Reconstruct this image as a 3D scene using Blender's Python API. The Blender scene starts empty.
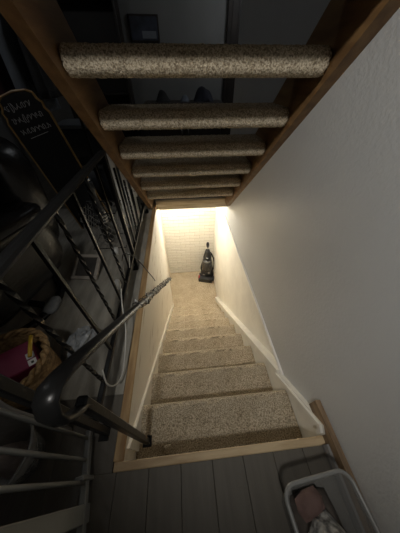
import bpy, math, random
from mathutils import Vector, Matrix
random.seed(7)
S = bpy.context.scene
COL = S.collection
PI = math.pi

# ------------------------------------------------------------------ camera
PITCH, YAW = math.radians(44.13), math.radians(5.44)
cam_d = bpy.data.cameras.new('camera')
cam = bpy.data.objects.new('camera', cam_d)
COL.objects.link(cam)
cam.location = (0.0, -0.062, 1.134)
cam.rotation_euler = (PI / 2 - PITCH, 0, -YAW)
cam_d.sensor_fit = 'VERTICAL'
cam_d.sensor_height = 36.0
cam_d.lens = 36.0 * 200.0 / 533.0
cam_d.clip_start = 0.01
S.camera = cam

# ------------------------------------------------------------------ world, exposure
W = bpy.data.worlds.new('world')
S.world = W
W.use_nodes = True
W.node_tree.nodes['Background'].inputs[0].default_value = (0.5, 0.55, 0.6, 1)
W.node_tree.nodes['Background'].inputs[1].default_value = 0.02
S.view_settings.view_transform = 'Standard'
S.view_settings.look = 'None'
S.view_settings.gamma = 1
S.view_settings.use_curve_mapping = False
S.view_settings.exposure = 0.0

S.cycles.diffuse_bounces = 8
BASEMENT_W = 32.0
ROOM_W = 86.0
DESK_W = 9.0
LEFT_FILL_W = 4.0


def lamp(name, loc, energy, col, radius):
    l = bpy.data.lights.new(name, 'POINT')
    l.energy = energy
    l.color = col
    l.shadow_soft_size = radius
    o = bpy.data.objects.new(name, l)
    o.location = loc
    COL.objects.link(o)
    return o


# ------------------------------------------------------------------ materials
def mat(name, col, rough=0.6, metal=0.0, var=0.0, vscale=6.0, bump=0.0, bscale=40.0,
        col2=None, detail=4.0, stretch=None, emit=0.0, alpha=1.0, spec=0.5, coat=0.0):
    m = bpy.data.materials.new(name)
    m.use_nodes = True
    nt = m.node_tree
    b = nt.nodes['Principled BSDF']
    b.inputs['Base Color'].default_value = (*col, 1)
    b.inputs['Roughness'].default_value = rough
    b.inputs['Metallic'].default_value = metal
    b.inputs['Specular IOR Level'].default_value = spec
    b.inputs['Coat Weight'].default_value = coat
    if alpha < 1:
        b.inputs['Alpha'].default_value = alpha
    if emit:
        b.inputs['Emission Color'].default_value = (*col, 1)
        b.inputs['Emission Strength'].default_value = emit
    tc = nt.nodes.new('ShaderNodeTexCoord')
    mp = nt.nodes.new('ShaderNodeMapping')
    nt.links.new(tc.outputs['Object'], mp.inputs[0])
    if stretch:
        mp.inputs['Scale'].default_value = stretch
    if var > 0 or col2:
        n = nt.nodes.new('ShaderNodeTexNoise')
        n.inputs['Scale'].default_value = vscale
        n.inputs['Detail'].default_value = detail
        nt.links.new(mp.outputs[0], n.inputs['Vector'])
        r = nt.nodes.new('ShaderNodeValToRGB')
        c2 = col2 or tuple(c * (1 - var) for c in col)
        r.color_ramp.elements[0].position = 0.35
        r.color_ramp.elements[1].position = 0.65
        r.color_ramp.elements[0].color = (*c2, 1)
        r.color_ramp.elements[1].color = (*col, 1)
        nt.links.new(n.outputs['Fac'], r.inputs[0])
        nt.links.new(r.outputs[0], b.inputs['Base Color'])
    if bump > 0:
        n2 = nt.nodes.new('ShaderNodeTexNoise')
        n2.inputs['Scale'].default_value = bscale
        n2.inputs['Detail'].default_value = 3
        nt.links.new(mp.outputs[0], n2.inputs['Vector'])
        bp = nt.nodes.new('ShaderNodeBump')
        bp.inputs['Strength'].default_value = bump
        bp.inputs['Distance'].default_value = 0.01
        nt.links.new(n2.outputs['Fac'], bp.inputs['Height'])
        nt.links.new(bp.outputs[0], b.inputs['Normal'])
    return m


def carpet_mat(name, c1, c2, c3):
    m = mat(name, c1, 0.95, spec=0.1)
    nt = m.node_tree
    b = nt.nodes['Principled BSDF']
    tc = nt.nodes.new('ShaderNodeTexCoord')
    n = nt.nodes.new('ShaderNodeTexNoise')
    n.inputs['Scale'].default_value = 170
    n.inputs['Detail'].default_value = 2
    n.inputs['Roughness'].default_value = 0.7
    nt.links.new(tc.outputs['Object'], n.inputs['Vector'])
    r = nt.nodes.new('ShaderNodeValToRGB')
    e = r.color_ramp.elements
    e[0].position = 0.36
    e[0].color = (*c2, 1)
    e[1].position = 0.62
    e[1].color = (*c3, 1)
    k = e.new(0.49)
    k.color = (*c1, 1)
    nt.links.new(n.outputs['Fac'], r.inputs[0])
    big = nt.nodes.new('ShaderNodeTexNoise')
    big.inputs['Scale'].default_value = 5
    nt.links.new(tc.outputs['Object'], big.inputs['Vector'])
    mx = nt.nodes.new('ShaderNodeMix')
    mx.data_type = 'RGBA'
    mx.blend_type = 'MULTIPLY'
    mr = nt.nodes.new('ShaderNodeMapRange')
    mr.inputs['From Min'].default_value = 0.35
    mr.inputs['From Max'].default_value = 0.65
    mr.inputs['To Min'].default_value = 0.0
    mr.inputs['To Max'].default_value = 0.5
    nt.links.new(big.outputs['Fac'], mr.inputs['Value'])
    nt.links.new(mr.outputs[0], mx.inputs['Factor'])
    nt.links.new(r.outputs[0], mx.inputs['A'])
    mx.inputs['B'].default_value = (0.72, 0.68, 0.62, 1)
    nt.links.new(mx.outputs['Result'], b.inputs['Base Color'])
    bp = nt.nodes.new('ShaderNodeBump')
    bp.inputs['Strength'].default_value = 0.9
    bp.inputs['Distance'].default_value = 0.006
    nt.links.new(n.outputs['Fac'], bp.inputs['Height'])
    nt.links.new(bp.outputs[0], b.inputs['Normal'])
    return m


M = {}
M['carpet'] = carpet_mat('beige_speckled_carpet', (0.48, 0.41, 0.30), (0.23, 0.185, 0.13), (0.72, 0.63, 0.49))
M['wall'] = mat('pale_grey_paint', (0.54, 0.55, 0.555), 0.42, bump=0.16, bscale=85, var=0.05, vscale=3)
M['well'] = mat('cream_white_paint', (0.80, 0.77, 0.70), 0.55, bump=0.25, bscale=25, var=0.12, vscale=4)
M['worn'] = mat('worn_white_paint', (0.74, 0.70, 0.62), 0.6, col2=(0.30, 0.22, 0.14), vscale=7, detail=8,
                stretch=(3, 0.6, 3), bump=0.2, bscale=30)
nt_ = M['worn'].node_tree
for nd in nt_.nodes:
    if nd.type == 'VALTORGB':
        nd.color_ramp.elements[0].position = 0.22
        nd.color_ramp.elements[1].position = 0.40
M['white'] = mat('white_trim_paint', (0.78, 0.76, 0.70), 0.45, var=0.1, vscale=12)
M['brick'] = mat('white_painted_brick', (0.82, 0.79, 0.71), 0.6, bump=0.3, bscale=60, var=0.06, vscale=9)
M['mortar'] = mat('white_painted_mortar', (0.50, 0.46, 0.38), 0.8, bump=0.3, bscale=80)
M['wood'] = mat('raw_pine_trim', (0.50, 0.34, 0.17), 0.6, col2=(0.32, 0.19, 0.085), vscale=5,
                stretch=(8, 1, 8), bump=0.15, bscale=30)
M['woodx'] = mat('raw_pine_trim_cross', (0.60, 0.46, 0.28), 0.6, col2=(0.42, 0.29, 0.16), vscale=5,
                 stretch=(1, 8, 8), bump=0.15, bscale=30)
M['palepine'] = mat('pale_scuffed_board', (0.72, 0.62, 0.46), 0.6, col2=(0.5, 0.39, 0.25), vscale=4, stretch=(1, 6, 10), bump=.2, bscale=30)
M['brownwood'] = mat('worn_brown_baseboard', (0.30, 0.20, 0.115), 0.6, col2=(0.14, 0.09, 0.05), vscale=6, stretch=(6, 1.2, 6), bump=.2, bscale=30)
M['bright'] = mat('bright_white_paint', (0.88, 0.87, 0.83), 0.4, var=.05)
M['stringer'] = mat('varnished_pine_stringer', (0.25, 0.145, 0.06), 0.5, col2=(0.16, 0.085, 0.035), vscale=4,
                    stretch=(8, 1, 8), bump=0.1, bscale=25)
M['plank'] = mat('grey_vinyl_plank', (0.125, 0.112, 0.092), 0.6, col2=(0.105, 0.093, 0.076), vscale=5, detail=6,
                 stretch=(9, 0.8, 1), bump=0.08, bscale=30)
M['joint'] = mat('dark_floor_joint', (0.07, 0.062, 0.052), 0.9)
M['iron'] = mat('black_gloss_iron', (0.010, 0.010, 0.010), 0.30, bump=0.10, bscale=35, spec=.2)
M['leather'] = mat('black_leather', (0.010, 0.009, 0.009), 0.26, bump=0.2, bscale=60, spec=.4)
M['blackp'] = mat('black_plastic', (0.02, 0.02, 0.022), 0.4, var=0.3)
M['darkp'] = mat('dark_smoked_plastic', (0.05, 0.05, 0.055), 0.2, var=0.3)
M['red'] = mat('red_plastic', (0.45, 0.03, 0.03), 0.4, var=0.2)
M['chrome'] = mat('chrome', (0.7, 0.7, 0.7), 0.2, 1.0, var=0.1)
M['wire'] = mat('pale_grey_wire', (0.55, 0.54, 0.5), 0.45, var=0.1)
M['meshw'] = mat('dull_grey_mesh_wire', (0.30, 0.29, 0.27), 0.5, var=0.2)
M['dwire'] = mat('dark_cable', (0.02, 0.02, 0.02), 0.5, var=0.1)
M['bulb'] = mat('clear_bulb_plastic', (0.75, 0.75, 0.72), 0.15, var=0.1)
M['magenta'] = mat('magenta_card', (0.22, 0.012, 0.06), 0.6, var=0.15, vscale=9)
M['paper'] = mat('white_label_paper', (0.75, 0.75, 0.73), 0.7, var=0.08, vscale=20)
M['ink'] = mat('black_print', (0.03, 0.03, 0.03), 0.7, var=0.1)
M['wicker'] = mat('tan_wicker', (0.36, 0.23, 0.10), 0.7, col2=(0.16, 0.09, 0.03), vscale=60, bump=0.5, bscale=90)
M['yellow'] = mat('yellow_plastic', (0.6, 0.38, 0.03), 0.45, var=0.15)
M['greyp'] = mat('grey_plastic', (0.16, 0.15, 0.14), 0.45, var=0.15)
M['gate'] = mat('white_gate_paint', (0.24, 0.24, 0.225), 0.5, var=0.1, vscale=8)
M['chalk'] = mat('blackboard', (0.008, 0.008, 0.009), 0.75, var=0.3, vscale=5)
M['chalkw'] = mat('white_chalk', (0.55, 0.56, 0.58), 0.9, var=0.3, vscale=80)
M['gold'] = mat('golden_wood_moulding', (0.42, 0.25, 0.08), 0.4, var=0.3, vscale=15)
M['tote'] = mat('slate_blue_plastic', (0.055, 0.062, 0.075), 0.45, var=0.2)
M['totel'] = mat('blue_grey_lid', (0.20, 0.22, 0.25), 0.45, var=0.2)
M['framew'] = mat('weathered_frame', (0.42, 0.38, 0.33), 0.6, var=0.4, vscale=12)
M['canvas'] = mat('dark_canvas', (0.06, 0.055, 0.05), 0.7, var=0.4, vscale=9)
M['bagp'] = mat('grey_white_bag', (0.34, 0.36, 0.38), 0.4, var=0.3, vscale=14, bump=0.4, bscale=30)
M['pink'] = mat('dusty_pink_fabric', (0.20, 0.125, 0.11), 0.9, var=0.3, vscale=12, bump=0.4, bscale=60)
M['palec'] = mat('pale_pinkish_fabric', (0.42, 0.36, 0.34), 0.9, var=0.3, vscale=14, bump=0.4, bscale=60)
M['rug'] = mat('pale_greige_rug', (0.38, 0.36, 0.31), 0.9, var=0.35, vscale=5, bump=0.3, bscale=120, stretch=(4, 1, 1))
M['ghost'] = mat('grey_white_knit', (0.46, 0.45, 0.42), 0.95, col2=(0.12, 0.115, 0.11), vscale=55, bump=0.6, bscale=90)
M['brownf'] = mat('dark_brown_fabric', (0.10, 0.085, 0.075), 0.9, var=0.4, vscale=9, bump=0.4, bscale=60)
M['maroon'] = mat('maroon_fabric', (0.055, 0.014, 0.018), 0.9, var=0.4, vscale=9)
M['navy'] = mat('navy_fabric', (0.02, 0.022, 0.035), 0.9, var=0.4, vscale=9)
M['charcoal'] = mat('charcoal_fabric', (0.03, 0.03, 0.032), 0.9, var=0.4, vscale=9)
M['paleblue'] = mat('pale_blue_fabric', (0.16, 0.18, 0.21), 0.9, var=0.3, vscale=9)
M['roomwall'] = mat('grey_room_wall', (0.20, 0.20, 0.195), 0.8, bump=0.2, bscale=50, var=0.08, vscale=3)
M['darkwood'] = mat('dark_walnut', (0.022, 0.015, 0.011), 0.5, var=0.4, vscale=6)
M['picblue'] = mat('picture_print_blue', (0.05, 0.06, 0.09), 0.5, col2=(0.015, 0.017, 0.025), vscale=7)
M['ceil'] = mat('white_ceiling', (0.6, 0.59, 0.56), 0.8, bump=0.3, bscale=60, var=0.05)
M['glow'] = mat('lit_glass_shade', (1.0, 0.85, 0.62), 0.4, emit=6.0)
M['glow2'] = mat('dim_lit_glass_shade', (1.0, 0.93, 0.8), 0.4, emit=1.5)


def clear_plastic(name, tint, a):
    m = bpy.data.materials.new(name)
    m.use_nodes = True
    nt = m.node_tree
    b = nt.nodes['Principled BSDF']
    b.inputs['Base Color'].default_value = (*tint, 1)
    b.inputs['Roughness'].default_value = 0.25
    n = nt.nodes.new('ShaderNodeTexNoise')
    n.inputs['Scale'].default_value = 9
    mr = nt.nodes.new('ShaderNodeMapRange')
    mr.inputs['To Min'].default_value = a * 0.8
    mr.inputs['To Max'].default_value = a * 1.2
    nt.links.new(n.outputs['Fac'], mr.inputs['Value'])
    nt.links.new(mr.outputs[0], b.inputs['Alpha'])
    return m


M['clear'] = clear_plastic('cloudy_clear_plastic', (0.36, 0.36, 0.35), 0.26)
M['tubp'] = clear_plastic('cloudy_tub_plastic', (0.42, 0.41, 0.40), 0.62)
M['clearrim'] = clear_plastic('cloudy_clear_rim', (0.30, 0.30, 0.29), 0.7)


# ------------------------------------------------------------------ mesh builder
class MB:
    def __init__(s):
        s.v = []
        s.f = []

    def add(s, vs, fs, mtx=None):
        o = len(s.v)
        for p in vs:
            p = Vector(p)
            s.v.append(tuple(mtx @ p) if mtx else tuple(p))
        s.f += [tuple(i + o for i in q) for q in fs]
        return s

    def box(s, lo, hi, mtx=None, bev=0.0):
        x0, y0, z0 = lo
        x1, y1, z1 = hi
        if bev <= 0:
            vs = [(x0, y0, z0), (x1, y0, z0), (x1, y1, z0), (x0, y1, z0),
                  (x0, y0, z1), (x1, y0, z1), (x1, y1, z1), (x0, y1, z1)]
            return s.add(vs, [(0, 3, 2, 1), (4, 5, 6, 7), (0, 1, 5, 4), (1, 2, 6, 5), (2, 3, 7, 6), (3, 0, 4, 7)], mtx)
        b = min(bev, (x1 - x0) * .49, (y1 - y0) * .49, (z1 - z0) * .49)
        # chamfered rings
        vs, fs = [], []
        for (z, i) in ((z0, b), (z0 + b, 0), (z1 - b, 0), (z1, b)):
            c = b
            vs += [(x0 + i + c, y0 + i, z), (x1 - i - c, y0 + i, z), (x1 - i, y0 + i + c, z), (x1 - i, y1 - i - c, z),
                   (x1 - i - c, y1 - i, z), (x0 + i + c, y1 - i, z), (x0 + i, y1 - i - c, z), (x0 + i, y0 + i + c, z)] \
                if (x1 - x0 > 2 * (i + c) and y1 - y0 > 2 * (i + c)) else \
                [(x0 + b, y0 + b * .5, z), (x1 - b, y0 + b * .5, z), (x1 - b * .5, y0 + b, z), (x1 - b * .5, y1 - b, z),
                 (x1 - b, y1 - b * .5, z), (x0 + b, y1 - b * .5, z), (x0 + b * .5, y1 - b, z), (x0 + b * .5, y0 + b, z)]
        for k in range(3):
            for j in range(8):
                a, d = k * 8 + j, k * 8 + (j + 1) % 8
                fs.append((a, d, d + 8, a + 8))
        fs.append(tuple(range(7, -1, -1)))
        fs.append(tuple(range(24, 32)))
        return s.add(vs, fs, mtx)

    def tube(s, path, r, n=8, flat=1.0, up=None, closed=False, twist=0.0, ph=0.0):
        """swept section; r number or list; flat = height/width of the section; twist in radians over length"""
        P = [Vector(p) for p in path]
        L = len(P)
        vs, fs = [], []
        prev = None
        for i, p in enumerate(P):
            if closed:
                t = P[(i + 1) % L] - P[i - 1]
            else:
                t = P[min(i + 1, L - 1)] - P[max(i - 1, 0)]
            t.normalize()
            if up is not None:
                u = Vector(up)
            elif prev is None:
                u = Vector((0, 0, 1)) if abs(t.z) < .9 else Vector((1, 0, 0))
            else:
                u = prev
            u = (u - t * u.dot(t))
            if u.length < 1e-5:
                u = t.orthogonal()
            u.normalize()
            prev = u
            w = t.cross(u)
            rr = r[i] if isinstance(r, (list, tuple)) else r
            for j in range(n):
                a = 2 * PI * (j + .5) / n + ph + twist * i / max(1, L - 1)
                vs.append(p + w * (math.cos(a) * rr) + u * (math.sin(a) * rr * flat))
        K = L if closed else L - 1
        for i in range(K):
            for j in range(n):
                a, b = i * n + j, i * n + (j + 1) % n
                c, d = ((i + 1) % L) * n + (j + 1) % n, ((i + 1) % L) * n + j
                fs.append((a, b, c, d))
        if not closed:
            fs.append(tuple(range(n - 1, -1, -1)))
            fs.append(tuple((L - 1) * n + j for j in range(n)))
        return s.add(vs, fs)

    def lathe(s, prof, n=24, c=(0, 0, 0), mtx=None, sx=1, sy=1):
        vs, fs = [], []
        for (r, z) in prof:
            for j in range(n):
                a = 2 * PI * j / n
                vs.append((c[0] + r * math.cos(a) * sx, c[1] + r * math.sin(a) * sy, c[2] + z))
        for i in range(len(prof) - 1):
            for j in range(n):
                a, b = i * n + j, i * n + (j + 1) % n
                fs.append((a, b, b + n, a + n))
        fs.append(tuple(range(n - 1, -1, -1)))
        fs.append(tuple((len(prof) - 1) * n + j for j in range(n)))
        return s.add(vs, fs, mtx)

    def prism(s, poly, axis, a0, a1, mtx=None):
        """poly: 2-D outline in the other two axes (x: (y,z); y: (x,z); z: (x,y))"""
        def P(q, a):
            return {'x': (a, q[0], q[1]), 'y': (q[0], a, q[1]), 'z': (q[0], q[1], a)}[axis]
        n = len(poly)
        vs = [P(q, a0) for q in poly] + [P(q, a1) for q in poly]
        fs = [tuple(range(n - 1, -1, -1)), tuple(range(n, 2 * n))]
        fs += [(i, (i + 1) % n, n + (i + 1) % n, n + i) for i in range(n)]
        return s.add(vs, fs, mtx)

    def blob(s, c, r, nu=16, nv=10, e=0.6, mtx=None, jit=0.0, rnd=None):
        """superellipsoid cushion; small e = boxier"""
        def sp(w, m):
            return math.copysign(abs(w) ** m, w)
        vs, fs = [], []
        rnd = rnd or random
        for i in range(nv + 1):
            v = -PI / 2 + PI * i / nv
            for j in range(nu):
                u = 2 * PI * j / nu
                k = 1 + (rnd.uniform(-jit, jit) if jit else 0)
                vs.append((c[0] + r[0] * sp(math.cos(v), e) * sp(math.cos(u), e) * k,
                           c[1] + r[1] * sp(math.cos(v), e) * sp(math.sin(u), e) * k,
                           c[2] + r[2] * sp(math.sin(v), e) * k))
        for i in range(nv):
            for j in range(nu):
                a, b = i * nu + j, i * nu + (j + 1) % nu
                fs.append((a, b, b + nu, a + nu))
        return s.add(vs, fs, mtx)

    def mesh(s, name, m, smooth=False):
        me = bpy.data.meshes.new(name)
        me.from_pydata(s.v, [], s.f)
        me.validate()
        import bmesh
        bm = bmesh.new()
        bm.from_mesh(me)
        bmesh.ops.remove_doubles(bm, verts=bm.verts, dist=1e-6)
        bmesh.ops.recalc_face_normals(bm, faces=bm.faces)
        bm.to_mesh(me)
        bm.free()
        me.materials.append(M[m] if isinstance(m, str) else m)
        if smooth:
            me.polygons.foreach_set('use_smooth', [True] * len(me.polygons))
        return me

    def build(s, name, m, parent=None, smooth=False):
        return link(name, s.mesh(name, m, smooth), parent)


def link(name, me, parent=None, loc=None):
    o = bpy.data.objects.new(name, me)
    COL.objects.link(o)
    if parent:
        o.parent = parent
    if loc:
        o.location = loc
    return o


def tag(o, label, cat, group=None):
    o['label'] = label
    o['category'] = cat
    if group:
        o['group'] = group
    return o


def thing(name, label, cat, loc=(0, 0, 0), rot=(0, 0, 0), group=None):
    o = bpy.data.objects.new(name, None)
    o.empty_display_size = 0.05
    COL.objects.link(o)
    o.location = loc
    o.rotation_euler = rot
    return tag(o, label, cat, group)


def struct(o, label):
    o['kind'] = 'structure'
    o['label'] = label
    return o


def T(loc, rx=0, ry=0, rz=0):
    return Matrix.Translation(loc) @ Matrix.Rotation(rz, 4, 'Z') @ Matrix.Rotation(ry, 4, 'Y') @ Matrix.Rotation(rx, 4, 'X')


# ------------------------------------------------------------------ dimensions
G, RISE = 0.24, 0.226          # lower flight: going and rise
XL, XR = -0.305, 0.527         # tread ends
WALLR = 0.56                   # face of the right wall above the floor
ZL = -10 * RISE                # landing
YF = 3.27                      # brick wall at the foot of the flight
YO = 2.20                      # far edge of the stairwell opening
CEIL = 2.45
RX0, RY0, RY1 = -2.6, -1.9, 4.0

# ------------------------------------------------------------------ floor
fl = MB()
fl.box((RX0, RY0, -0.06), (XL - 0.04, RY1, -0.012))
fl.box((XL - 0.04, RY0, -0.06), (WALLR, -0.03, -0.012))
fl.box((XL - 0.04, YO + .02, -0.06), (1.9, RY1, -0.012))
floor = struct(fl.build('floor', 'joint'), 'grey plank floor around the open stairwell')
pw = 0.127
nx = int((WALLR - RX0) / pw) + 1
for i in range(nx):
    x1 = WALLR - i * pw
    x0 = x1 - pw + 0.0012
    off = random.uniform(0, 1.2)
    y = RY0 - off
    while y < RY1:
        ya, yb = max(y, RY0), min(y + 1.2 - .0025, RY1)
        segs = [(ya, yb)]
        if x1 > XL - 0.04:
            if x0 < XL - 0.04:
                segs = [(a, b) for a, b in ((ya, min(yb, -.03)), (max(ya, -.03), yb)) if b > a]
            else:
                segs = []
                if ya < -0.03:
                    segs.append((ya, min(yb, -0.03)))
                if yb > YO + .02:
                    segs.append((max(ya, YO + .02), yb))
        for (a, b) in segs:
            if b - a > 0.03:
                xx1 = x1
                if x1 > XL - 0.04 > x0 and b > -.03:
                    xx1 = XL - 0.041
                h = random.uniform(-0.0012, 0)
                MB().box((x0, a, -0.012), (xx1, b, h), bev=0.0012).build('plank', 'plank', floor)
        y += 1.2

# ------------------------------------------------------------------ walls and ceilings
w = MB().box((WALLR, RY0, -0.23), (WALLR + .10, 2.42, CEIL))
struct(w.build('wall_right', 'wall'), 'textured pale grey wall right of the stairs')
w = MB().box((0.60, -0.3, ZL), (0.70, YF, -0.23))
struct(w.build('wall_right_lower', 'well'), 'cream painted lower wall right of the descending stairs')
w = MB().box((XL - .07, 0, ZL), (XL - 0.006, 2.36, -0.012)).box((-.47, 2.36, ZL), (-.392, YF, -.0621))
wl = struct(w.build('wall_left_lower', 'worn'), 'worn cream painted wall left of the descending stairs')
w = MB().box((RX0 - .1, RY0, 0), (RX0, RY1, CEIL))
struct(w.build('wall_left', 'roomwall'), 'dark grey wall at the left of the cluttered room')
w = MB().box((RX0 - .1, RY1, -.06), (1.9, RY1 + .1, CEIL))
struct(w.build('wall_far', 'roomwall'), 'grey far wall seen between the open treads')
w = MB().box((RX0 - .1, RY0 - .1, -.06), (WALLR + .1, RY0, CEIL))
struct(w.build('wall_back', 'roomwall'), 'grey wall behind the camera')
w = MB().box((1.9, 2.3, -.06), (2.0, RY1 + .1, CEIL))
struct(w.build('wall_side', 'roomwall'), 'grey side wall beyond the stair foot')
w = MB().box((WALLR + .1, 2.32, -.06), (1.9, 2.42, CEIL))
struct(w.build('wall_return', 'roomwall'), 'grey return wall behind the right wall end')
w = MB().box((RX0 - .1, RY0 - .1, CEIL), (2.0, RY1 + .1, CEIL + .1))
struct(w.build('ceiling', 'ceil'), 'white ceiling of the upper room')
# ceiling over the landing
w = MB().prism([(YO + .02, -0.062), (YO + .02, -0.075), (YF, -0.075), (YF, -0.062)], 'x', -.392, 0.60)
struct(w.build('ceiling_lower', 'well'), 'cream ceiling over the foot of the stairs')

# brick wall at the foot of the flight, brick by brick
wb = struct(MB().box((-.47, YF, ZL), (0.70, YF + .1, -0.06)).build('wall_foot', 'mortar'),
            'white painted brick wall at the foot of the stairs')
bl, bh, gap = 0.20, 0.062, 0.012
half = {}
z, row = ZL + .004, 0
while z + bh < -0.08:
    x = -.392 - (bl / 2 if row % 2 else 0)
    while x < 0.60:
        xa, xb = max(x, -.392), min(x + bl - .004, 0.60)
        if xb - xa > .02:
            key = round(xb - xa, 3)
            if key not in half:
                half[key] = MB().box((0, -0.014, 0), (xb - xa, 0.0, bh), bev=0.003).mesh('brick', 'brick')
            link('brick', half[key], wb, (xa, YF + random.uniform(-.002, .002), z))
        x += bl
    z += bh + gap
    row += 1

# ------------------------------------------------------------------ carpet helpers
def carpet_sweep(profile, x0, x1, nx, jit, rnd, endround=0.0):
    """closed profile (y,z) swept along x with slight pile jitter"""
    n = len(profile)
    cy = sum(p[0] for p in profile) / n
    cz = sum(p[1] for p in profile) / n
    vs, fs = [], []
    for i in range(nx + 1):
        t = i / nx
        x = x0 + (x1 - x0) * t
        d = min(x - x0, x1 - x)
        k = 0.0
        if endround > 0 and d < endround:
            u = 1 - d / endround
            k = endround * (1 - math.sqrt(max(0, 1 - u * u)))
        for (py, pz) in profile:
            vy, vz = py - cy, pz - cz
            sy = max(0.0, abs(vy) - k) * (1 if vy > 0 else -1)
            sz = max(0.0, abs(vz) - k) * (1 if vz > 0 else -1)
            vs.append((x + rnd.uniform(-jit, jit), cy + sy + rnd.uniform(-jit, jit), cz + sz + rnd.uniform(-jit, jit)))
    for i in range(nx):
        for j in range(n):
            a, b = i * n + j, i * n + (j + 1) % n
            fs.append((a, b, b + n, a + n))
    fs.append(tuple(range(n - 1, -1, -1)))
    fs.append(tuple(nx * n + j for j in range(n)))
    m = MB()
    m.add(vs, fs)
    return m


def dense(poly, step):
    out = []
    for i, p in enumerate(poly):
        q = poly[(i + 1) % len(poly)]
        d = math.hypot(q[0] - p[0], q[1] - p[1])
        k = max(1, int(d / step))
        for j in range(k):
            out.append((p[0] + (q[0] - p[0]) * j / k, p[1] + (q[1] - p[1]) * j / k))
    return out


def arc(cy, cz, r, a0, a1, n):
    return [(cy + r * math.cos(a0 + (a1 - a0) * i / n), cz + r * math.sin(a0 + (a1 - a0) * i / n)) for i in range(n + 1)]


# ------------------------------------------------------------------ lower flight
low = thing('carpeted_staircase', 'beige carpeted stairs going down between white walls to the brick wall', 'staircase',
            (0, 0, ZL))
nr = 0.030
prof = [(-G - .022, -.008), (-.10, -.002), (-nr, 0.0)] + arc(-nr, -nr, nr, PI / 2, -PI / 2, 8) + [(-.034, -.07), (-.034, -RISE - .02), (-G - .022, -RISE - .02)]
rr = random.Random(3)
tread_me = carpet_sweep(dense(prof, .012), XL - .004, XR + .02, 60, .0001, rr).mesh('tread', 'carpet', True)
for n in range(1, 10):
    link('tread', tread_me, low, (0, n * G, -n * RISE - ZL))
# first riser below the wooden edge
rs = carpet_sweep(dense([(-.028, -.012), (-.006, -.02), (-.012, -RISE - .02), (-.028, -RISE - .02)], .012), XL - .004, XR + .02, 70,
                  .003, rr)
link('riser', rs.mesh('riser', 'carpet', True), low, (0, 0, -ZL))
# frayed carpet tuft
tf = MB().blob((-.155, .035, -RISE + .004), (.022, .018, .014), 12, 8, .9, jit=.25, rnd=rr)
tag(tf.build('carpet_scrap', 'carpet', None, True), 'loose tuft of beige carpet on the top step by the wooden edge', 'carpet scrap')

# landing carpet
lp = carpet_sweep(dense([(2.10, -.02), (2.10, 0), (YF, 0), (YF, -.02)], .03), -.392, 0.60, 40, .002, rr)
lo = link('floor_landing', lp.mesh('floor_landing', 'carpet', True), None, (0, 0, ZL))
struct(lo, 'beige carpeted landing at the foot of the stairs')

# ------------------------------------------------------------------ trim
SL = RISE / G
t = MB().box((XL - .037, -.03, -.02), (XR + .032, 0.0, .006), bev=.003)
struct(t.build('trim_1', 'woodx'), 'pale pine edging along the top of the stairs')
t = MB().box((XL - .042, 0.0, -.012), (XL - .002, YO, .006), bev=.003)
struct(t.build('trim_2', 'wood'), 'pine edging along the left side of the stairwell')
t = MB().box((XL - .006, YO, -.062), (WALLR, YO + .022, .05), bev=.003)
t.box((XL - .006, YO - .012, -.0), (WALLR, YO, .042), bev=.003)
struct(t.build('trim_3', 'palepine'), 'pine board across the far edge of the stairwell')
t = MB().box((WALLR - .012, .31, -.243), (0.602, 2.42, -.217), bev=.005)
struct(t.build('trim_4', 'bright'), 'thin white bead along the bottom of the right wall')
# right skirting board on the lower wall
p = [(.33, -.33 * SL - .06), (2.36, -2.36 * SL - .06), (2.36, -2.36 * SL + .03), (.33, -.33 * SL + .095)]
t = MB().prism([(0.0, -RISE - .03), (.05, -RISE - .03), (2.40, ZL), (2.40, ZL + .10), (2.20, -2.2 * SL + .08), (.34, -.34 * SL + .08), (.05, -.05 * SL + .02), (0, -.015)], 'x', XR + .018, .60)
struct(t.build('trim_5', 'white'), 'white skirting board climbing along the right of the steps')
t = MB().prism([(.32, -.32 * SL + .03), (.345, -.345 * SL + .095), (2.2, -2.2 * SL + .10), (2.2, -2.2 * SL + .03)], 'x', XR + .004, XR + .03)
struct(t.build('trim_6', 'white'), 'narrow white moulding along the top of the skirting board')
# moulding on the upper wall, bent at the top of the stairs
path = [(0.0, -.012), (0.004, .03), (.03, .045), (.33, -.245)]
t = MB()
t.prism([(0.0, -.012), (.0, .035), (.028, .055), (.35, -.262), (.33, -.30), (.04, -.012)], 'x', XR + .010, WALLR)
struct(t.build('trim_7', 'white'), 'white moulding bent at the top of the stairs')
t = MB().prism([(.006, -.012), (.006, .025), (.030, .043), (.34, -.26), (.334, -.275), (.026, .022), (.022, -.012)], 'x', XR - .002, XR + .012)
struct(t.build('trim_8', 'white'), 'raised rib on the bent white moulding')
# baseboard
t = MB().prism([(WALLR - .022, 0), (WALLR, 0), (WALLR, .075), (WALLR - .022, .075)], 'y', RY0, .115)
struct(t.build('baseboard_right', 'brownwood'), 'raw brown wooden baseboard under the grey wall')
t = MB().prism([(WALLR - .040, 0), (WALLR - .022, 0), (WALLR - .022, .03), (WALLR - .030, .026), (WALLR - .038, .014)], 'y', RY0, -.03)
struct(t.build('trim_10', 'greyp'), 'grey quarter round strip in front of the wooden baseboard')
# thin left skirting
t = MB().prism([(0.04, -RISE - .05), (0.04, -.04 * SL + .0), (2.3, -2.3 * SL + .05), (2.3, -2.3 * SL - .06)], 'x', XL - .006, XL + .008)
struct(t.build('trim_11', 'worn'), 'worn white skirting along the left of the steps')

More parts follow.
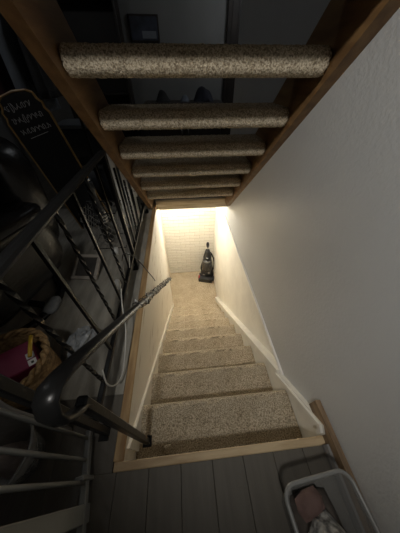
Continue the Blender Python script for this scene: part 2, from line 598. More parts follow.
# ------------------------------------------------------------------ upper flight
up = thing('open_riser_staircase', 'open riser stairs overhead with beige carpet wrapped treads and pine stringers', 'staircase',
           (0, YO, 0))
UG, UR = 0.20, 0.177
prof = []
hw, hh, cr = 0.122, 0.0375, 0.029
for (sy, sz, a) in ((1, 1, 0), (-1, 1, PI / 2), (-1, -1, PI), (1, -1, 3 * PI / 2)):
    prof += arc(sy * (hw - cr), sz * (hh - cr), cr, a, a + PI / 2, 6)
rr = random.Random(5)
utm = carpet_sweep(dense(prof, .006), -.335, .517, 150, .0022, rr, 0.013).mesh('tread', 'carpet', True)
for k in range(-7, 6):
    y = .83 + UG * k + hw
    z = 1.122 - UR * k + hh
    if z + hh < CEIL:
        link('tread', utm, up, (0, y - YO, z))
# stringers: board parallel to the flight
us = UR / UG
def zlow(y):
    return 1.122 - us * (y - .83) - .010
bw = .29
for (x0, x1) in ((-.379, -.337), (.519, WALLR - .0005)):
    ytop = .83 - (CEIL - 0.0 - 1.112 - bw) / us
    yb = .83 + 1.112 / us - .005
    poly = [(ytop - YO, CEIL), (ytop - bw / us - YO, CEIL), (ytop - bw / us - YO, CEIL - .0)]
    poly = [(.83 - (CEIL - 1.112) / us - YO, CEIL), (yb - YO, 0.008), (yb + .26 - YO, 0.008), (yb + .26 - YO, .08), (ytop - YO, CEIL)]
    MB().prism(poly, 'x', x0, x1).build('stringer', 'stringer', up)

# ------------------------------------------------------------------ lamps
cl = thing('ceiling_light', 'warm round ceiling light above the foot of the stairs', 'ceiling light', (-.06, 2.70, -.075))
MB().lathe([(.085, -.014), (.09, -.006), (.09, 0)], 24).build('base', 'white', cl, True)
MB().lathe([(.005, -.052), (.04, -.047), (.066, -.034), (.075, -.014)], 24).build('lamp_shade', 'glow', cl, True)
lamp('basement_lamp', (-.06, 2.70, -.20), BASEMENT_W, (1.0, .935, .81), .06)
AIM = Vector((.56, 1.15, .0)) - Vector((-.28, -.64, 2.29))
sp = thing('ceiling_spotlight', 'black ceiling spotlight behind the camera aimed at the stairs', 'spotlight', (-.28, -.64, CEIL))
MB().lathe([(.05, -.012), (.05, 0)], 20).build('base', 'blackp', sp, True)
MB().tube([(0, 0, -.01), (0, 0, -.13)], .008, 8).build('stem', 'blackp', sp, True)
q_ = AIM.to_track_quat('-Z', 'Y')
hm = Matrix.Translation((0, 0, -.16)) @ q_.to_matrix().to_4x4()
MB().lathe([(.04, .08), (.066, .05), (.074, -.03), (.070, -.03), (.060, .045), (.03, .07)], 20, mtx=hm).build('head', 'blackp', sp, True)
sl_ = bpy.data.lights.new('room_spot', 'SPOT')
sl_.energy = ROOM_W
sl_.color = (1.0, .97, .91)
sl_.shadow_soft_size = .07
sl_.spot_size = math.radians(66)
sl_.spot_blend = .9
so_ = bpy.data.objects.new('room_spot', sl_)
so_.location = Vector((-.28, -.64, CEIL - .16)) + AIM.normalized() * .035
so_.rotation_euler = q_.to_euler()
COL.objects.link(so_)
lamp('left_room_fill', (-1.7, 1.1, CEIL - .16), LEFT_FILL_W, (.95, .97, 1.0), .10)  # unseen lamp and fixture, added to lift the dark clutter behind the railing
cl = thing('ceiling_light', 'added unseen fill light over the cluttered room behind the railing', 'ceiling light', (-1.7, 1.1, CEIL))
MB().lathe([(.13, -.02), (.14, -.008), (.14, 0)], 24).build('base', 'white', cl, True)
MB().lathe([(.005, -.09), (.06, -.08), (.1, -.055), (.12, -.02)], 24).build('lamp_shade', 'glow2', cl, True)
lamp('far_room_lamp', (1.3, 3.2, CEIL - .16), DESK_W, (.9, .95, 1.0), .10)
cl = thing('ceiling_light', 'dim ceiling light beyond the stair foot', 'ceiling light', (1.3, 3.2, CEIL))
MB().lathe([(.13, -.02), (.14, -.008), (.14, 0)], 24).build('base', 'white', cl, True)
MB().lathe([(.005, -.09), (.06, -.08), (.1, -.055), (.12, -.02)], 24).build('lamp_shade', 'glow2', cl, True)

# ------------------------------------------------------------------ balustrade
RXX, RTOP, RBOT = -.394, .838, .155
bal = thing('iron_railing', 'black iron railing with thin balusters along the left of the stairwell', 'railing', (RXX, .1, 0))
def bt(p):
    return (p[0] - RXX, p[1] - .1, p[2])
MB().tube([bt((RXX, .08, RTOP)), bt((RXX, .6, RTOP)), bt((RXX, 1.13, RTOP))], .023, 10, .45, (0, 0, 1)).build('top_rail', 'iron', bal)
MB().box(bt((RXX - .011, .10, RBOT - .012)), bt((RXX + .011, 2.04, RBOT + .012)), bev=.003).build('bottom_rail', 'iron', bal)
for py in (.10, 1.13, 2.03):
    top = RTOP - .004 if py < 1.1 else min(RTOP - .004, zlow(py) - .01)
    MB().box(bt((RXX - .013, py - .013, .0)), bt((RXX + .013, py + .013, top)), bev=.003).build('post', 'iron', bal)
    MB().box(bt((RXX - .03, py - .03, .0)), bt((RXX + .012, py + .03, .008)), bev=.002).build('base_plate', 'iron', bal)
yb = .255
k = 0
while yb < 1.98:
    if abs(yb - 1.13) > .03:
        top = RTOP - .008 if yb < 1.1 else zlow(yb) - .012
        if top - RBOT > .05:
            N = 24
            pth = [bt((RXX, yb, RBOT + .01 + (top - RBOT - .01) * i / N)) for i in range(N + 1)]
            MB().tube(pth, .0085, 4, 1, (0, 1, 0), twist=(6 * PI if k % 2 == 0 else 0)).build('baluster', 'iron', bal)
    yb += .143
    k += 1

# ------------------------------------------------------------------ handrail on the stairs
HX = -.258
hr = thing('iron_handrail', 'black iron handrail with a curled end on a newel post, sloping down the left wall', 'handrail',
           (HX, .075, -RISE))
def ht(y, z, x=0):
    return (x, y - .075, z + RISE)
hs = .944
def hz(y):
    return .676 - hs * (y - .138)
pth = [ht(2.04, hz(2.04)), ht(1.5, hz(1.5)), ht(1.0, hz(1.0)), ht(.5, hz(.5)), ht(.2, hz(.2)), ht(.14, hz(.14)), ht(.098, .710),
       ht(.068, .728), ht(.046, .724), ht(.032, .700), ht(.030, .665), ht(.040, .632), ht(.056, .604), ht(.068, .588), ht(.075, .560)]
MB().tube(pth, [.023] * 7 + [.023, .023, .023, .022, .021, .019, .016, .014], 12, .42, None).build('rail', 'iron', hr, True)
MB().box(ht(.062, .0 - RISE, -.013), ht(.088, .600, .013), bev=.004).build('newel_post', 'iron', hr)
MB().box(ht(.052, -RISE, -.022), ht(.098, -RISE + .006, .022), bev=.002).build('base_plate', 'iron', hr)
pth = [ht(.09, .42), ht(.30, .42 - .2 * hs), ht(.62, hz(.62) - .16)]
MB().tube([ht(2.04, hz(2.04) - .018), ht(2.045, hz(2.04) - .05)], .012, 8).build('end_knob', 'blackp', hr, True)
for py in (.75, 1.55):
    MB().tube([ht(py, hz(py) - .01, 0), ht(py, hz(py) - .06, -.005), ht(py, hz(py) - .065, XL - .006 - HX)], .007, 8).build('bracket', 'iron', hr, True)

# string of little bulbs wound around the handrail
sl = thing('string_lights', 'unlit string of tiny clear bulbs wound around the lower handrail', 'string lights', (HX, 1.0, hz(1.0)))
pth = []
NN = 300
for i in range(NN + 1):
    t_ = i / NN
    y = .52 + 1.50 * t_
    a = t_ * 2 * PI * 17
    rad = .030 + .004 * math.sin(a * 3.3)
    n_ = Vector((0, hs, 1)).normalized()
    pth.append(Vector((0, y - 1.0, hz(y) - hz(1.0))) + Vector((1, 0, 0)) * math.cos(a) * rad + n_ * math.sin(a) * rad * .62)
MB().tube(pth, .0022, 5).build('cord', 'dwire', sl, True)
rb = random.Random(11)
for i in range(26):
    q = pth[int((i + .5) * NN / 26)]
    d = Vector((rb.uniform(-.6, 1), rb.uniform(-.5, .5), rb.uniform(.1, 1))).normalized()
    bo = MB().tube([q, q + d * .012], .0035, 6).build('socket', 'dwire', sl)
    MB().tube([q + d * .012, q + d * .020, q + d * .03], [.0032, .004, .0012], 6).build('bulb', 'bulb', bo, True)

# cables looping off the railing
pth = [(-.392, .89, .30), (-.372, .90, .345), (-.335, .93, .30), (-.308, .98, .18), (-.293, 1.05, .02), (-.285, 1.12, -.12), (-.29, 1.18, -.22)]
def smooth(P, n=6):
    P = [Vector(p) for p in P]
    out = []
    for i in range(len(P) - 1):
        p0, p1, p2, p3 = P[max(i - 1, 0)], P[i], P[i + 1], P[min(i + 2, len(P) - 1)]
        for j in range(n):
            t_ = j / n
            out.append(.5 * ((2 * p1) + (p2 - p0) * t_ + (2 * p0 - 5 * p1 + 4 * p2 - p3) * t_ * t_ + (3 * p1 - p0 - 3 * p2 + p3) * t_ ** 3))
    out.append(P[-1])
    return out
tag(MB().tube(smooth(pth), .0035, 6).build('cable', 'dwire', None, True), 'thin black cable arching from the railing over the stairwell edge', 'cable')
pth = [(-.375, .70, .26), (-.36, .60, .22), (-.345, .52, .16), (-.345, .42, .10), (-.352, .32, .06), (-.362, .26, .09), (-.372, .24, .17), (-.374, .27, .25)]
tag(MB().tube(smooth(pth), .0035, 6).build('cable', 'wire', None, True), 'pale looped cable hanging in front of the iron balusters', 'cable')
pth = [(-.376, .93, .20), (-.365, .94, .26), (-.375, .99, .275), (-.40, .97, .265), (-.413, .93, .22), (-.412, .86, .14), (-.41, .82, .06)]
tag(MB().tube(smooth(pth), .003, 6).build('cable', 'wire', None, True), 'short pale wire hooked over the bottom rail', 'cable')

# ------------------------------------------------------------------ vacuum on the landing
vac = thing('upright_vacuum', 'black upright vacuum cleaner with a red wheel standing in the landing corner', 'vacuum cleaner',
            (.445, 3.02, ZL), (0, 0, math.radians(-12)))
MB().prism([(-.17, -.13), (.13, -.15), (.15, .10), (.06, .15), (-.10, .15), (-.17, .05)], 'z', .012, .10).build('floor_head', 'blackp', vac)
MB().box((-.15, -.145, .10), (.12, .05, .135), bev=.02).build('head_cover', 'darkp', vac)
for sx in (-1, 1):
    wh = MB().lathe([(.012, -.02), (.055, -.02), (.06, -.012), (.06, .012), (.055, .02), (.012, .02)], 18, mtx=T((sx * .155 - .005, -.05, .061), ry=PI / 2)).build(
        'wheel', 'red' if sx < 0 else 'blackp', vac, True)
MB().lathe([(.125, .10), (.14, .16), (.132, .30), (.11, .38)], 20, c=(0, .03, 0), sx=1, sy=.8).build('motor_body', 'blackp', vac, True)
tk = MB().lathe([(.10, .30), (.118, .34), (.108, .50), (.09, .58)], 20, c=(0, .00, 0), sx=1, sy=.9).build('dust_tank', 'darkp', vac, True)
MB().lathe([(.084, .0), (.092, .012), (.084, .024)], 20, c=(0, 0, .55)).build('tank_rim', 'greyp', tk, True)
MB().lathe([(.095, .56), (.085, .64), (.062, .74), (.042, .82)], 20, c=(0, .03, 0), sy=.8).build('upper_body', 'blackp', vac, True)
MB().tube([(0, .03, .78), (0, .04, .90)], .013, 10).build('tube', 'chrome', vac, True)
MB().tube([(0, .04, .88), (0, .035, .93), (0, .01, .98), (0, .0, 1.02)], [.02, .026, .026, .018], 10, 1.2).build('grip', 'blackp', vac, True)
MB().tube(smooth([(.09, .06, .2), (.15, .07, .3), (.14, .08, .5), (.08, .07, .68), (.03, .06, .74)]), .018, 8).build('hose', 'darkp', vac, True)
MB().tube(smooth([(-.09, .02, .16), (-.13, .0, .30), (-.11, .0, .45), (-.05, .03, .62)]), .012, 8).build('cord', 'dwire', vac, True)
for (zz, xx) in ((.20, -.06), (.26, .05), (.42, -.03), (.47, .05), (.66, 0.0)):
    MB().box((xx - .022, -.105 + zz * .06, zz), (xx + .022, -.085 + zz * .06, zz + .014), bev=.003).build('badge', 'chrome', vac)

# ------------------------------------------------------------------ storage bin by the baseboard
bn = thing('storage_bin', 'cloudy clear plastic storage bin beside the wooden baseboard', 'storage bin', (.398, -.335, 0), (0, 0, math.radians(5)))
def rrect(hx, hy, r, n=5):
    out = []
    for (sx, sy, a) in ((1, 1, 0), (-1, 1, PI / 2), (-1, -1, PI), (1, -1, 1.5 * PI)):
        out += [(sx * (hx - r) + r * math.cos(a + PI / 2 * i / n), sy * (hy - r) + r * math.sin(a + PI / 2 * i / n)) for i in range(n + 1)]
    return out
def shell(levels, close_bottom=True):
    """levels: (hx, hy, r, z); open-topped skin with thickness made by listing the inner levels too"""
    vs, fs = [], []
    for (hx, hy, r, z) in levels:
        vs += [(x, y, z) for x, y in rrect(hx, hy, r)]
    n = 24
    for i in range(len(levels) - 1):
        for j in range(n):
            a, b = i * n + j, i * n + (j + 1) % n
            fs.append((a, b, b + n, a + n))
    fs.append(tuple(range(n - 1, -1, -1)))
    fs.append(tuple((len(levels) - 1) * n + j for j in range(n)))
    m = MB()
    m.add(vs, fs)
    return m
BH = .17
shell([(.092, .200, .03, .0), (.112, .222, .035, BH), (.109, .219, .033, BH), (.089, .197, .028, .004)]).build('body', 'clear', bn, True)
shell([(.112, .222, .035, BH - .012), (.122, .232, .04, BH - .008), (.124, .234, .04, BH + .004), (.118, .228, .038, BH + .008), (.112, .222, .035, BH + .005), (.110, .220, .035, BH - .010)]).v
rim = MB()
rp = [Vector((x, y, BH)) for x, y in rrect(.117, .227, .038, 6)]
rim.tube(rp, .0065, 8, 1.3, (0, 0, 1), closed=True)
rim.build('rim', 'clearrim', bn, True)
def cloth(name, m, c, sx, sy, h, seed, label, cat, rz=0, n=16, taper=.18):
    r_ = random.Random(seed)
    ph = [(r_.uniform(0, 6), r_.uniform(14, 45), r_.uniform(14, 45)) for _ in range(4)]
    vs, fs = [], []
    for i in range(n + 1):
        for j in range(n + 1):
            u, v = i / n * 2 - 1, j / n * 2 - 1
            d = max(abs(u), abs(v)) * .6 + math.hypot(u, v) * .4
            x, y = u * sx * (1 - taper * abs(v)), v * sy * (1 - taper * abs(u))
            hgt = h * max(0, 1 - d ** 3) + sum(math.sin(p0 + a * x + b * y) for p0, a, b in ph) * h * .09
            vs.append((x, y, max(.002, hgt)))
    N = n + 1
    base = len(vs)
    vs += [(p[0], p[1], 0) for p in vs]
    for i in range(n):
        for j in range(n):
            a = i * N + j
            fs.append((a, a + N, a + N + 1, a + 1))
            fs.append((base + a, base + a + 1, base + a + N + 1, base + a + N))
    edge = [j for j in range(N)] + [i * N + n for i in range(1, N)] + [n * N + j for j in range(n - 1, -1, -1)] + [i * N for i in range(n - 1, 0, -1)]
    for a, b in zip(edge, edge[1:] + edge[:1]):
        fs.append((a, b, base + b, base + a))
    m_ = MB()
    m_.add(vs, fs)
    o = m_.build(name, m, None, True)
    o.location = c
    o.rotation_euler = (0, 0, rz)
    return tag(o, label, cat)
cloth('folded_cloth', 'brownf', (.398, -.335, .006), .086, .194, .080, 1, 'dark brown cloth filling the bottom of the clear bin', 'cloth', math.radians(5), taper=.06)
cloth('pink_cloth', 'pink', (.365, -.170, .080), .050, .034, .030, 2, 'dusty pink cloth at the front of the clear bin', 'cloth', .3)
cloth('knit_cloth', 'ghost', (.400, -.265, .080), .058, .078, .060, 3, 'crumpled grey and white knit lying in the clear bin', 'cloth', .5)

# ------------------------------------------------------------------ baby gate, swung open at the left
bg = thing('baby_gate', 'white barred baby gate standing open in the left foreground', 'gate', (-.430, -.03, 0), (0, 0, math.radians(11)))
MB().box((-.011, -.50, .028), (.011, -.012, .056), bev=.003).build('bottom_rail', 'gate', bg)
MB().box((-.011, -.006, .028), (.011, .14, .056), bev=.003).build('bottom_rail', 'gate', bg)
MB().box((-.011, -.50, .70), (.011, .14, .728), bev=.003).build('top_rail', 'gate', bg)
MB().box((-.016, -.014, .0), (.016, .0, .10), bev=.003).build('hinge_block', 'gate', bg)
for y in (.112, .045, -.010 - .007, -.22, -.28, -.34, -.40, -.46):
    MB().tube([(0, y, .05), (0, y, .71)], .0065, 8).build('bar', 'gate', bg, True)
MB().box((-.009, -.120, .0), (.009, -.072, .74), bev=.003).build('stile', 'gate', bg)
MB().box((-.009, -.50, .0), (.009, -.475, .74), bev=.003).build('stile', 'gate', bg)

# ------------------------------------------------------------------ wicker basket and what it holds
bk = thing('wicker_basket', 'round tan wicker basket with a thick braided rim behind the handrail', 'basket', (-.755, .318, 0))
MB().lathe([(.10, 0), (.125, .10), (.14, .28), (.134, .28), (.118, .10), (.094, .006)], 28).build('body', 'wicker', bk, True)
brd = MB()
for s_ in range(2):
    pth = []
    for i in range(96):
        a = 2 * PI * i / 96
        b = a * 12 + s_ * PI
        rad = .142 + .008 * math.cos(b)
        pth.append((rad * math.cos(a), rad * math.sin(a), .288 + .008 * math.sin(b)))
    brd.tube(pth, .009, 6, 1, (0, 0, 1), closed=True)
brd.build('rim', 'wicker', bk, True)
mg = thing('magenta_box', 'magenta card box with two white labels inside the wicker basket', 'box', (-.757, .312, .225), (math.radians(10), math.radians(8), math.radians(38)))
MB().box((-.098, -.060, -.10), (.098, .060, .075), bev=.004).build('body', 'magenta', mg)
for (x, y) in ((.076, -.012), (.076, -.044)):
    lb = MB().box((x - .014, y - .013, .0748), (x + .014, y + .013, .0765)).build('label', 'paper', mg)
    MB().box((x - .004, y - .006, .0764), (x + .005, y + .004, .0772)).build('print', 'ink', lb)
yw = MB().tube([(-.648, .325, .317), (-.668, .37, .318), (-.69, .418, .315)], .0075, 8).build('yellow_stick', 'yellow', None, True)
tag(yw, 'yellow plastic stick lying across the basket rim', 'stick')
pth = smooth([(-.80, .21, .29), (-.755, .215, .325), (-.70, .19, .345), (-.645, .155, .33), (-.60, .135, .29), (-.565, .125, .20), (-.55, .12, .02)])
tag(MB().tube(pth, .010, 8).build('bent_handle', 'greyp', None, True), 'grey bent cane handle in front of the magenta box', 'cane')

# plastic tub in the foreground left
tb = thing('plastic_tub', 'cloudy plastic tub with pale cloth beside the wicker basket', 'tub', (-.720, .045, 0))
MB().lathe([(.085, 0), (.10, .10), (.13, .185), (.126, .185), (.096, .10), (.081, .005)], 32).build('body', 'tubp', tb, True)
MB().tube([(.130 * math.cos(2 * PI * i / 32), .130 * math.sin(2 * PI * i / 32), .187) for i in range(32)], .005, 8, 1, (0, 0, 1), closed=True).build('rim', 'clearrim', tb, True)
cloth('pale_cloth', 'palec', (-.720, .045, .006), .058, .058, .15, 8, 'pale pinkish cloth lying in the plastic tub', 'cloth')

# crumpled bag on the floor
rq = random.Random(21)
bgm = MB().blob((0, 0, .07), (.062, .095, .07), 18, 12, .8, jit=.16, rnd=rq)
o = bgm.build('crumpled_bag', 'bagp', None)
o.location = (-.60, .485, .0)
o.rotation_euler = (0, 0, -.5)
tag(o, 'crumpled grey white plastic bag on the floor beside the basket', 'bag')

rg = MB().box((RX0, .24, 0), (XL - .043, 2.2, .006), bev=.002).build('floor_room', 'rug', None)
struct(rg, 'pale greyish carpet of the room behind the iron railing')
# ------------------------------------------------------------------ black leather swivel recliner
rc = thing('leather_recliner', 'black leather swivel recliner with padded arms behind the railing', 'recliner', (-1.19, .86, 0), (0, 0, math.radians(-14)))
ring = [(.30 * math.cos(2 * PI * i / 40), .30 * math.sin(2 * PI * i / 40), .022) for i in range(40)]
MB().tube(ring, .028, 8, .7, (0, 0, 1), closed=True).build('base_ring', 'leather', rc, True)
MB().tube([(-.3, 0, .03), (0, 0, .05), (.3, 0, .03)], .02, 8).build('base_bar', 'leather', rc, True)
MB().lathe([(.05, .03), (.05, .17)], 16).build('swivel_post', 'leather', rc, True)
MB().blob((0, 0, .25), (.31, .30, .09), 24, 12, .35).build('seat_frame', 'leather', rc, True)
MB().blob((0, -.06, .38), (.24, .28, .10), 24, 12, .45).build('seat', 'leather', rc, True)
bk_ = MB()
bk_.blob((0, .27, .62), (.27, .14, .34), 24, 16, .5, mtx=T((0, 0, 0), rx=-.12))
bko = bk_.build('backrest', 'leather', rc, True)
MB().blob((0, .18, .92), (.22, .10, .11), 20, 12, .6).build('head_pillow', 'leather', bko, True)
MB().blob((0, .15, .55), (.22, .08, .12), 20, 12, .6).build('lumbar_pillow', 'leather', bko, True)
for sx in (-1, 1):
    a_ = MB().blob((sx * .31, -.04, .42), (.085, .31, .17), 20, 12, .5).build('arm', 'leather', rc, True)
    MB().blob((sx * .31, -.04, .60), (.10, .32, .06), 20, 12, .65).build('arm_pad', 'leather', a_, True)
    MB().tube(smooth([(sx * .31 + sx * .09, -.34, .58), (sx * .31 + sx * .10, -.05, .60), (sx * .31 + sx * .09, .27, .58)]), .006, 6).build('piping', 'leather', a_, True)
shoe = MB().blob((0, 0, .03), (.045, .07, .03), 16, 8, .8, jit=.04, rnd=rq).build('crumpled_tissue', 'bagp', None, True)
shoe.location = (-.90, .80, 0)
tag(shoe, 'small pale crumpled tissue on the floor inside the recliner base', 'tissue')

# square frame on the floor
pf = thing('picture_frame', 'small square weathered picture frame lying on the floor by the recliner', 'picture frame', (-.76, 1.12, .052), (math.radians(28), 0, math.radians(-8)))
for (a, b) in (((-.10, -.10, .004), (.10, -.075, .03)), ((-.10, .075, .004), (.10, .10, .03)), ((-.10, -.075, .004), (-.075, .075, .03)), ((.075, -.075, .004), (.10, .075, .03))):
    MB().box(a, b, bev=.004).build('frame_side', 'framew', pf)
MB().box((-.078, -.078, .0), (.078, .078, .014)).build('canvas', 'canvas', pf)

# ------------------------------------------------------------------ wire basket with a ringed flask
wk = thing('wire_basket', 'black wire mesh basket standing on the floor behind the balusters', 'basket', (-.665, 1.51, .006))
bx_, by_, bz_ = .14, .11, .34
for (z, r_) in ((.004, .004), (bz_, .006)):
    MB().tube([(sx * bx_, sy * by_, z) for sx, sy in ((1, 1), (-1, 1), (-1, -1), (1, -1))], r_, 6, 1, (0, 0, 1), closed=True).build('frame_wire', 'iron', wk)
def mesh_side(o, u, nu, v, nv):
    # diagonal lattice of wires
    m_ = MB()
    o, u, v = Vector(o), Vector(u), Vector(v)
    st = .062
    Lu, Lv = u.length, v.length
    uu, vv = u.normalized(), v.normalized()
    for sgn in (1, -1):
        c = -Lv
        while c < Lu + Lv:
            # line: a = c + sgn*b   for b in [0,Lv]
            b0, b1 = 0.0, Lv
            pts = []
            for b in (0.0, Lv):
                pts.append((c + sgn * b, b))
            (a0, q0), (a1, q1) = pts
            lo_, hi_ = 0.0, 1.0
            da = a1 - a0
            t0, t1 = sorted(((0 - a0) / da, (Lu - a0) / da))
            lo_, hi_ = max(0, t0), min(1, t1)
            if hi_ - lo_ > .05:
                A = o + uu * (a0 + da * lo_) + vv * (q0 + (q1 - q0) * lo_)
                B = o + uu * (a0 + da * hi_) + vv * (q0 + (q1 - q0) * hi_)
                m_.tube([A, B], .0021, 4)
            c += st
    return m_
for (o_, u_) in (((-bx_, -by_, .004), (2 * bx_, 0, 0)), ((-bx_, by_, .004), (2 * bx_, 0, 0)), ((-bx_, -by_, .004), (0, 2 * by_, 0)), ((bx_, -by_, .004), (0, 2 * by_, 0))):
    mesh_side(o_, u_, 6, (0, 0, bz_ - .004), 6).build('mesh_panel', 'meshw', wk)
fk = thing('ringed_flask', 'dark flask with silver rings standing in the wire basket', 'flask', (-.69, 1.52, .012))
MB().lathe([(.04, 0), (.045, .02), (.045, .30), (.036, .36), (.026, .40), (.026, .46), (.03, .47), (.03, .53), (.022, .54)], 20).build('body', 'blackp', fk, True)
for i in range(4):
    MB().lathe([(.0445, 0), (.0485, .004), (.0485, .012), (.0445, .016)], 20, c=(0, 0, .20 + i * .026)).build('ring', 'chrome', fk, True)
MB().lathe([(.012, 0), (.02, .006), (.02, .016), (.012, .02)], 16, c=(0, 0, .54)).build('cap', 'chrome', fk, True)
# white boards leaning behind the railing
for i, (x, y, h, lab) in enumerate(((-.545, 1.74, .68, 'widest white board upright behind the far balusters'),
                                    (-.490, 1.77, .62, 'white board upright beside the widest one, nearer the stairs'),
                                    (-.445, 1.85, .46, 'shortest white board upright close to the stair stringer'))):
    bo = thing('white_board', lab, 'board', (x, y, 0), (0, 0, .15), 'white boards behind the railing')
    MB().box((-.020, -.012, 0), (.020, .012, h), bev=.004).build('board', 'bright', bo)
    MB().lathe([(.004, 0), (.006, .001), (.002, .002)], 10, mtx=T((0, -.012, h * .72), rx=PI / 2)).build('screw', 'greyp', bo)
# little pale oddments on floor by railing
o = MB().blob((0, 0, .04), (.02, .03, .04), 12, 8, .7, jit=.12, rnd=rq).build('paper_scrap', 'paper', None, True)
o.location = (-.50, .93, 0)
tag(o, 'white paper scrap on the floor beside the bottom rail', 'paper')
o = MB().blob((0, 0, .03), (.03, .03, .03), 12, 8, .7, jit=.2, rnd=rq).build('paper_ball', 'paper', None, True)
o.location = (-.60, 1.33, 0)
tag(o, 'crumpled paper ball in front of the wire basket', 'paper')

# ------------------------------------------------------------------ chalkboard
cb = thing('chalkboard', 'black chalkboard with white handwriting and a golden scalloped edge behind the recliner', 'chalkboard',
           (-.93, 1.76, 0.006), (math.radians(-6), math.radians(-12), math.radians(10)))
outl = [(-.08, .0), (.22, .0), (.22, .90), (.205, .93), (.21, .96), (.19, .985), (.185, 1.02), (.15, 1.04), (.07, 1.05), (-.01, 1.04), (-.045, 1.02), (-.05, .985), (-.07, .96), (-.065, .93), (-.08, .90)]
MB().prism(outl, 'y', 0, .018).build('panel', 'chalk', cb)
fr = [Vector((x, .006, z)) for x, z in outl]
MB().tube(fr, .009, 6, 1, (0, 1, 0), closed=True).build('moulding', 'gold', cb)
rw = random.Random(4)
for ln, (zz, n_) in enumerate(((.975, 5), (.905, 6), (.835, 6))):
    x = -.045 + rw.uniform(0, .02)
    for c_ in range(n_):
        pts = []
        hh_ = rw.choice((.015, .015, .026))
        for i in range(7):
            pts.append((x + i * .0045 + .005 * math.sin(i * 2.2 + c_), -.0025, zz + hh_ * math.sin(i * 1.4 + c_ * 1.7 + ln)))
        MB().tube(smooth(pts, 3), .0024, 4, .6, (0, 1, 0)).build('chalk_stroke', 'chalkw', cb)
        x += .038
MB().tube([(.0, -.0025, .79), (.14, -.0025, .80)], .0025, 4).build('chalk_stroke', 'chalkw', cb)

# storage totes beyond
def tote(loc, rz, sx, sy, h, lab, m='tote'):
    t_ = thing('storage_tote', lab, 'storage tote', loc, (0, 0, rz), 'slate storage totes behind the railing')
    sh = [(sx * .9, sy * .9, .03, 0), (sx, sy, .035, h - .03)]
    shell(sh).build('body', m, t_, True)
    shell([(sx + .012, sy + .012, .04, h - .03), (sx + .014, sy + .014, .04, h - .005), (sx - .01, sy - .01, .035, h)]).build('lid', 'totel', t_, True)
    for s_ in (-1, 1):
        MB().box((s_ * (sx + .015) - .012, -.05, h - .05), (s_ * (sx + .015) + .012, .05, h - .012), bev=.004).build('handle', 'totel', t_)
tote((-.93, 2.52, 0), .1, .26, .20, .42, 'lower slate storage tote of the stack behind the chalkboard')
tote((-.92, 2.52, .42), .05, .25, .19, .36, 'upper slate storage tote of the stack behind the chalkboard')

# clothes rack with hanging garments (upper left)
ck = thing('clothes_rack', 'black metal clothes rack behind the stairs at the upper left', 'clothes rack', (-1.25, 2.17, 0))
MB().tube([(-.75, 0, 1.55), (.42, 0, 1.55)], .012, 8).build('rail', 'iron', ck, True)
for x in (-.75, .42):
    MB().tube([(x, 0, .02), (x, 0, 1.56)], .012, 8).build('post', 'iron', ck, True)
    MB().tube([(x, -.12, .015), (x, .12, .015)], .012, 8).build('foot', 'iron', ck, True)
def garment(x, m, w_, h_, lab):
    g = thing('hanging_garment', lab, 'garment', (-1.25 + x, 2.17, 1.535), (0, 0, 0), 'garments on the clothes rack')
    vs, fs = [], []
    n, k = 18, 8
    for s_ in (0, 1):
        for i in range(n + 1):
            u = i / n * 2 - 1
            for j in range(k + 1):
                v = j / k
                ww = w_ * (.35 + .65 * min(1, v * 3.5)) if v < .3 else w_ * (1 + .1 * v)
                th = (.018 + .022 * v + .010 * math.sin(u * 9 + x * 20) * v)
                vs.append(((th if s_ else -th), u * ww, -.04 - v * h_ - .05 * abs(u) * (1 - v)))
    N = (n + 1) * (k + 1)
    for s_ in (0, 1):
        for i in range(n):
            for j in range(k):
                a = s_ * N + i * (k + 1) + j
                fs.append((a, a + 1, a + k + 2, a + k + 1))
    ed = [j for j in range(k + 1)] + [i * (k + 1) + k for i in range(1, n + 1)] + [n * (k + 1) + j for j in range(k - 1, -1, -1)] + [i * (k + 1) for i in range(n - 1, 0, -1)]
    for a, b in zip(ed, ed[1:] + ed[:1]):
        fs.append((a, b, N + b, N + a))
    MB().add(vs, fs).build('fabric', m, g, True)
    MB().tube(smooth([(0, 0, -.05), (0, 0, -.01), (0, .018, .008), (0, .01, .03), (0, -.012, .03)]), .003, 6).build('hanger_hook', 'chrome', g, True)
for i, (x, m, lab) in enumerate(((-.62, 'charcoal', 'charcoal garment at the far left of the clothes rack'),
                                 (-.46, 'paleblue', 'pale blue grey garment on the clothes rack'),
                                 (-.30, 'maroon', 'maroon garment between the pale and the navy garment on the rack'),
                                 (-.14, 'navy', 'navy garment in the middle of the clothes rack'),
                                 (.02, 'maroon', 'maroon garment right of the navy one on the rack'),
                                 (.16, 'paleblue', 'pale grey blue garment near the stair stringer'),
                                 (.30, 'charcoal', 'charcoal garment nearest the stair stringer'))):
    garment(x, m, .20, .50 + .05 * (i % 3), lab)

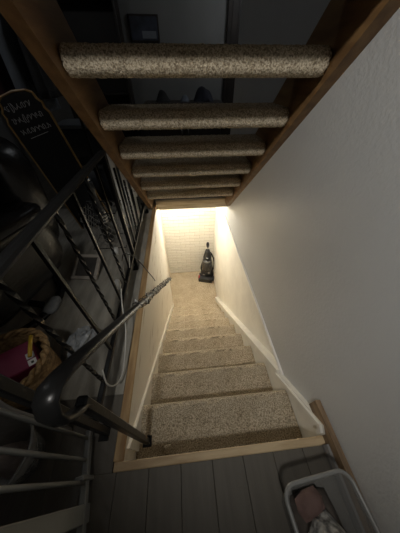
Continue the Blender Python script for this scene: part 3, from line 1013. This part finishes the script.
# ------------------------------------------------------------------ far wall behind the treads
pc = thing('wall_picture', 'dark framed blue and white picture on the grey far wall', 'picture', (-.34, RY1, 1.54))
MB().box((-.19, -.025, -.12), (.19, -.001, .12), bev=.006).build('frame', 'darkwood', pc)
MB().box((-.17, -.028, -.10), (.17, -.025, .10)).build('print', 'picblue', pc)
MB().box((-.03, -.0295, -.085), (.15, -.028, -.02)).build('pale_area', 'totel', pc)
dr = struct(MB().box((.74, RY1 - .04, 0), (.80, RY1, 2.1), bev=.006).build('door_1', 'darkwood'), 'dark door frame on the far wall')
MB().box((.80, RY1 - .03, 0), (1.52, RY1, 2.05), bev=.004).build('door_leaf', 'darkwood', dr)
MB().box((.88, RY1 - .037, .25), (1.12, RY1 - .03, .95), bev=.003).build('door_panel', 'darkwood', dr)
MB().box((1.20, RY1 - .037, .25), (1.44, RY1 - .03, .95), bev=.003).build('door_panel', 'darkwood', dr)
MB().box((.88, RY1 - .037, 1.1), (1.44, RY1 - .03, 1.9), bev=.003).build('door_panel', 'darkwood', dr)
MB().box((1.52, RY1 - .04, 0), (1.58, RY1, 2.1), bev=.006).build('door_jamb', 'darkwood', dr)
# tall dark shelf left of the picture
ts = thing('tall_bookcase', 'tall dark bookcase against the far wall left of the picture', 'bookcase', (-1.05, RY1 - .16, 0))
for x in (-.42, .42):
    MB().box((x - .013, -.15, 0), (x + .013, .15, 1.95), bev=.003).build('side_panel', 'darkwood', ts)
MB().box((-.41, .135, .02), (.41, .15, 1.93)).build('back_panel', 'darkwood', ts)
for z in (.05, .5, .92, 1.34, 1.74, 1.93):
    MB().box((-.407, -.145, z - .011), (.407, .135, z + .011), bev=.002).build('shelf', 'darkwood', ts)
# low cabinet with dark bundles seen between the treads
lc = thing('low_cabinet', 'low dark cabinet against the far wall under the picture', 'cabinet', (.12, RY1 - .2, 0))
MB().box((-.55, -.18, .04), (.55, .19, .80), bev=.006).build('body', 'darkwood', lc)
MB().box((-.57, -.20, .80), (.57, .195, .825), bev=.004).build('top', 'darkwood', lc)
for s_ in (-1, 1):
    d_ = MB().box((s_ * .275 - .265, -.198, .07), (s_ * .275 + .265, -.18, .78), bev=.004).build('door', 'darkwood', lc)
    MB().tube([(s_ * .05, -.205, .42), (s_ * .05, -.205, .52)], .006, 6).build('handle', 'chrome', d_, True)
for i, (x, r_, h_, m, lab) in enumerate(((-.30, .11, .15, 'charcoal', 'charcoal bundle on the low cabinet at its left'), (.30, .15, .20, 'navy', 'large navy bundle on the low cabinet at its right'),
                                         (.02, .07, .10, 'paleblue', 'small pale bundle in the middle of the low cabinet'))):
    cloth('cloth_bundle', m, (.12 + x, RY1 - .2, .826), r_, r_ * .8, h_ * .7, 40 + i, lab, 'cloth bundle')
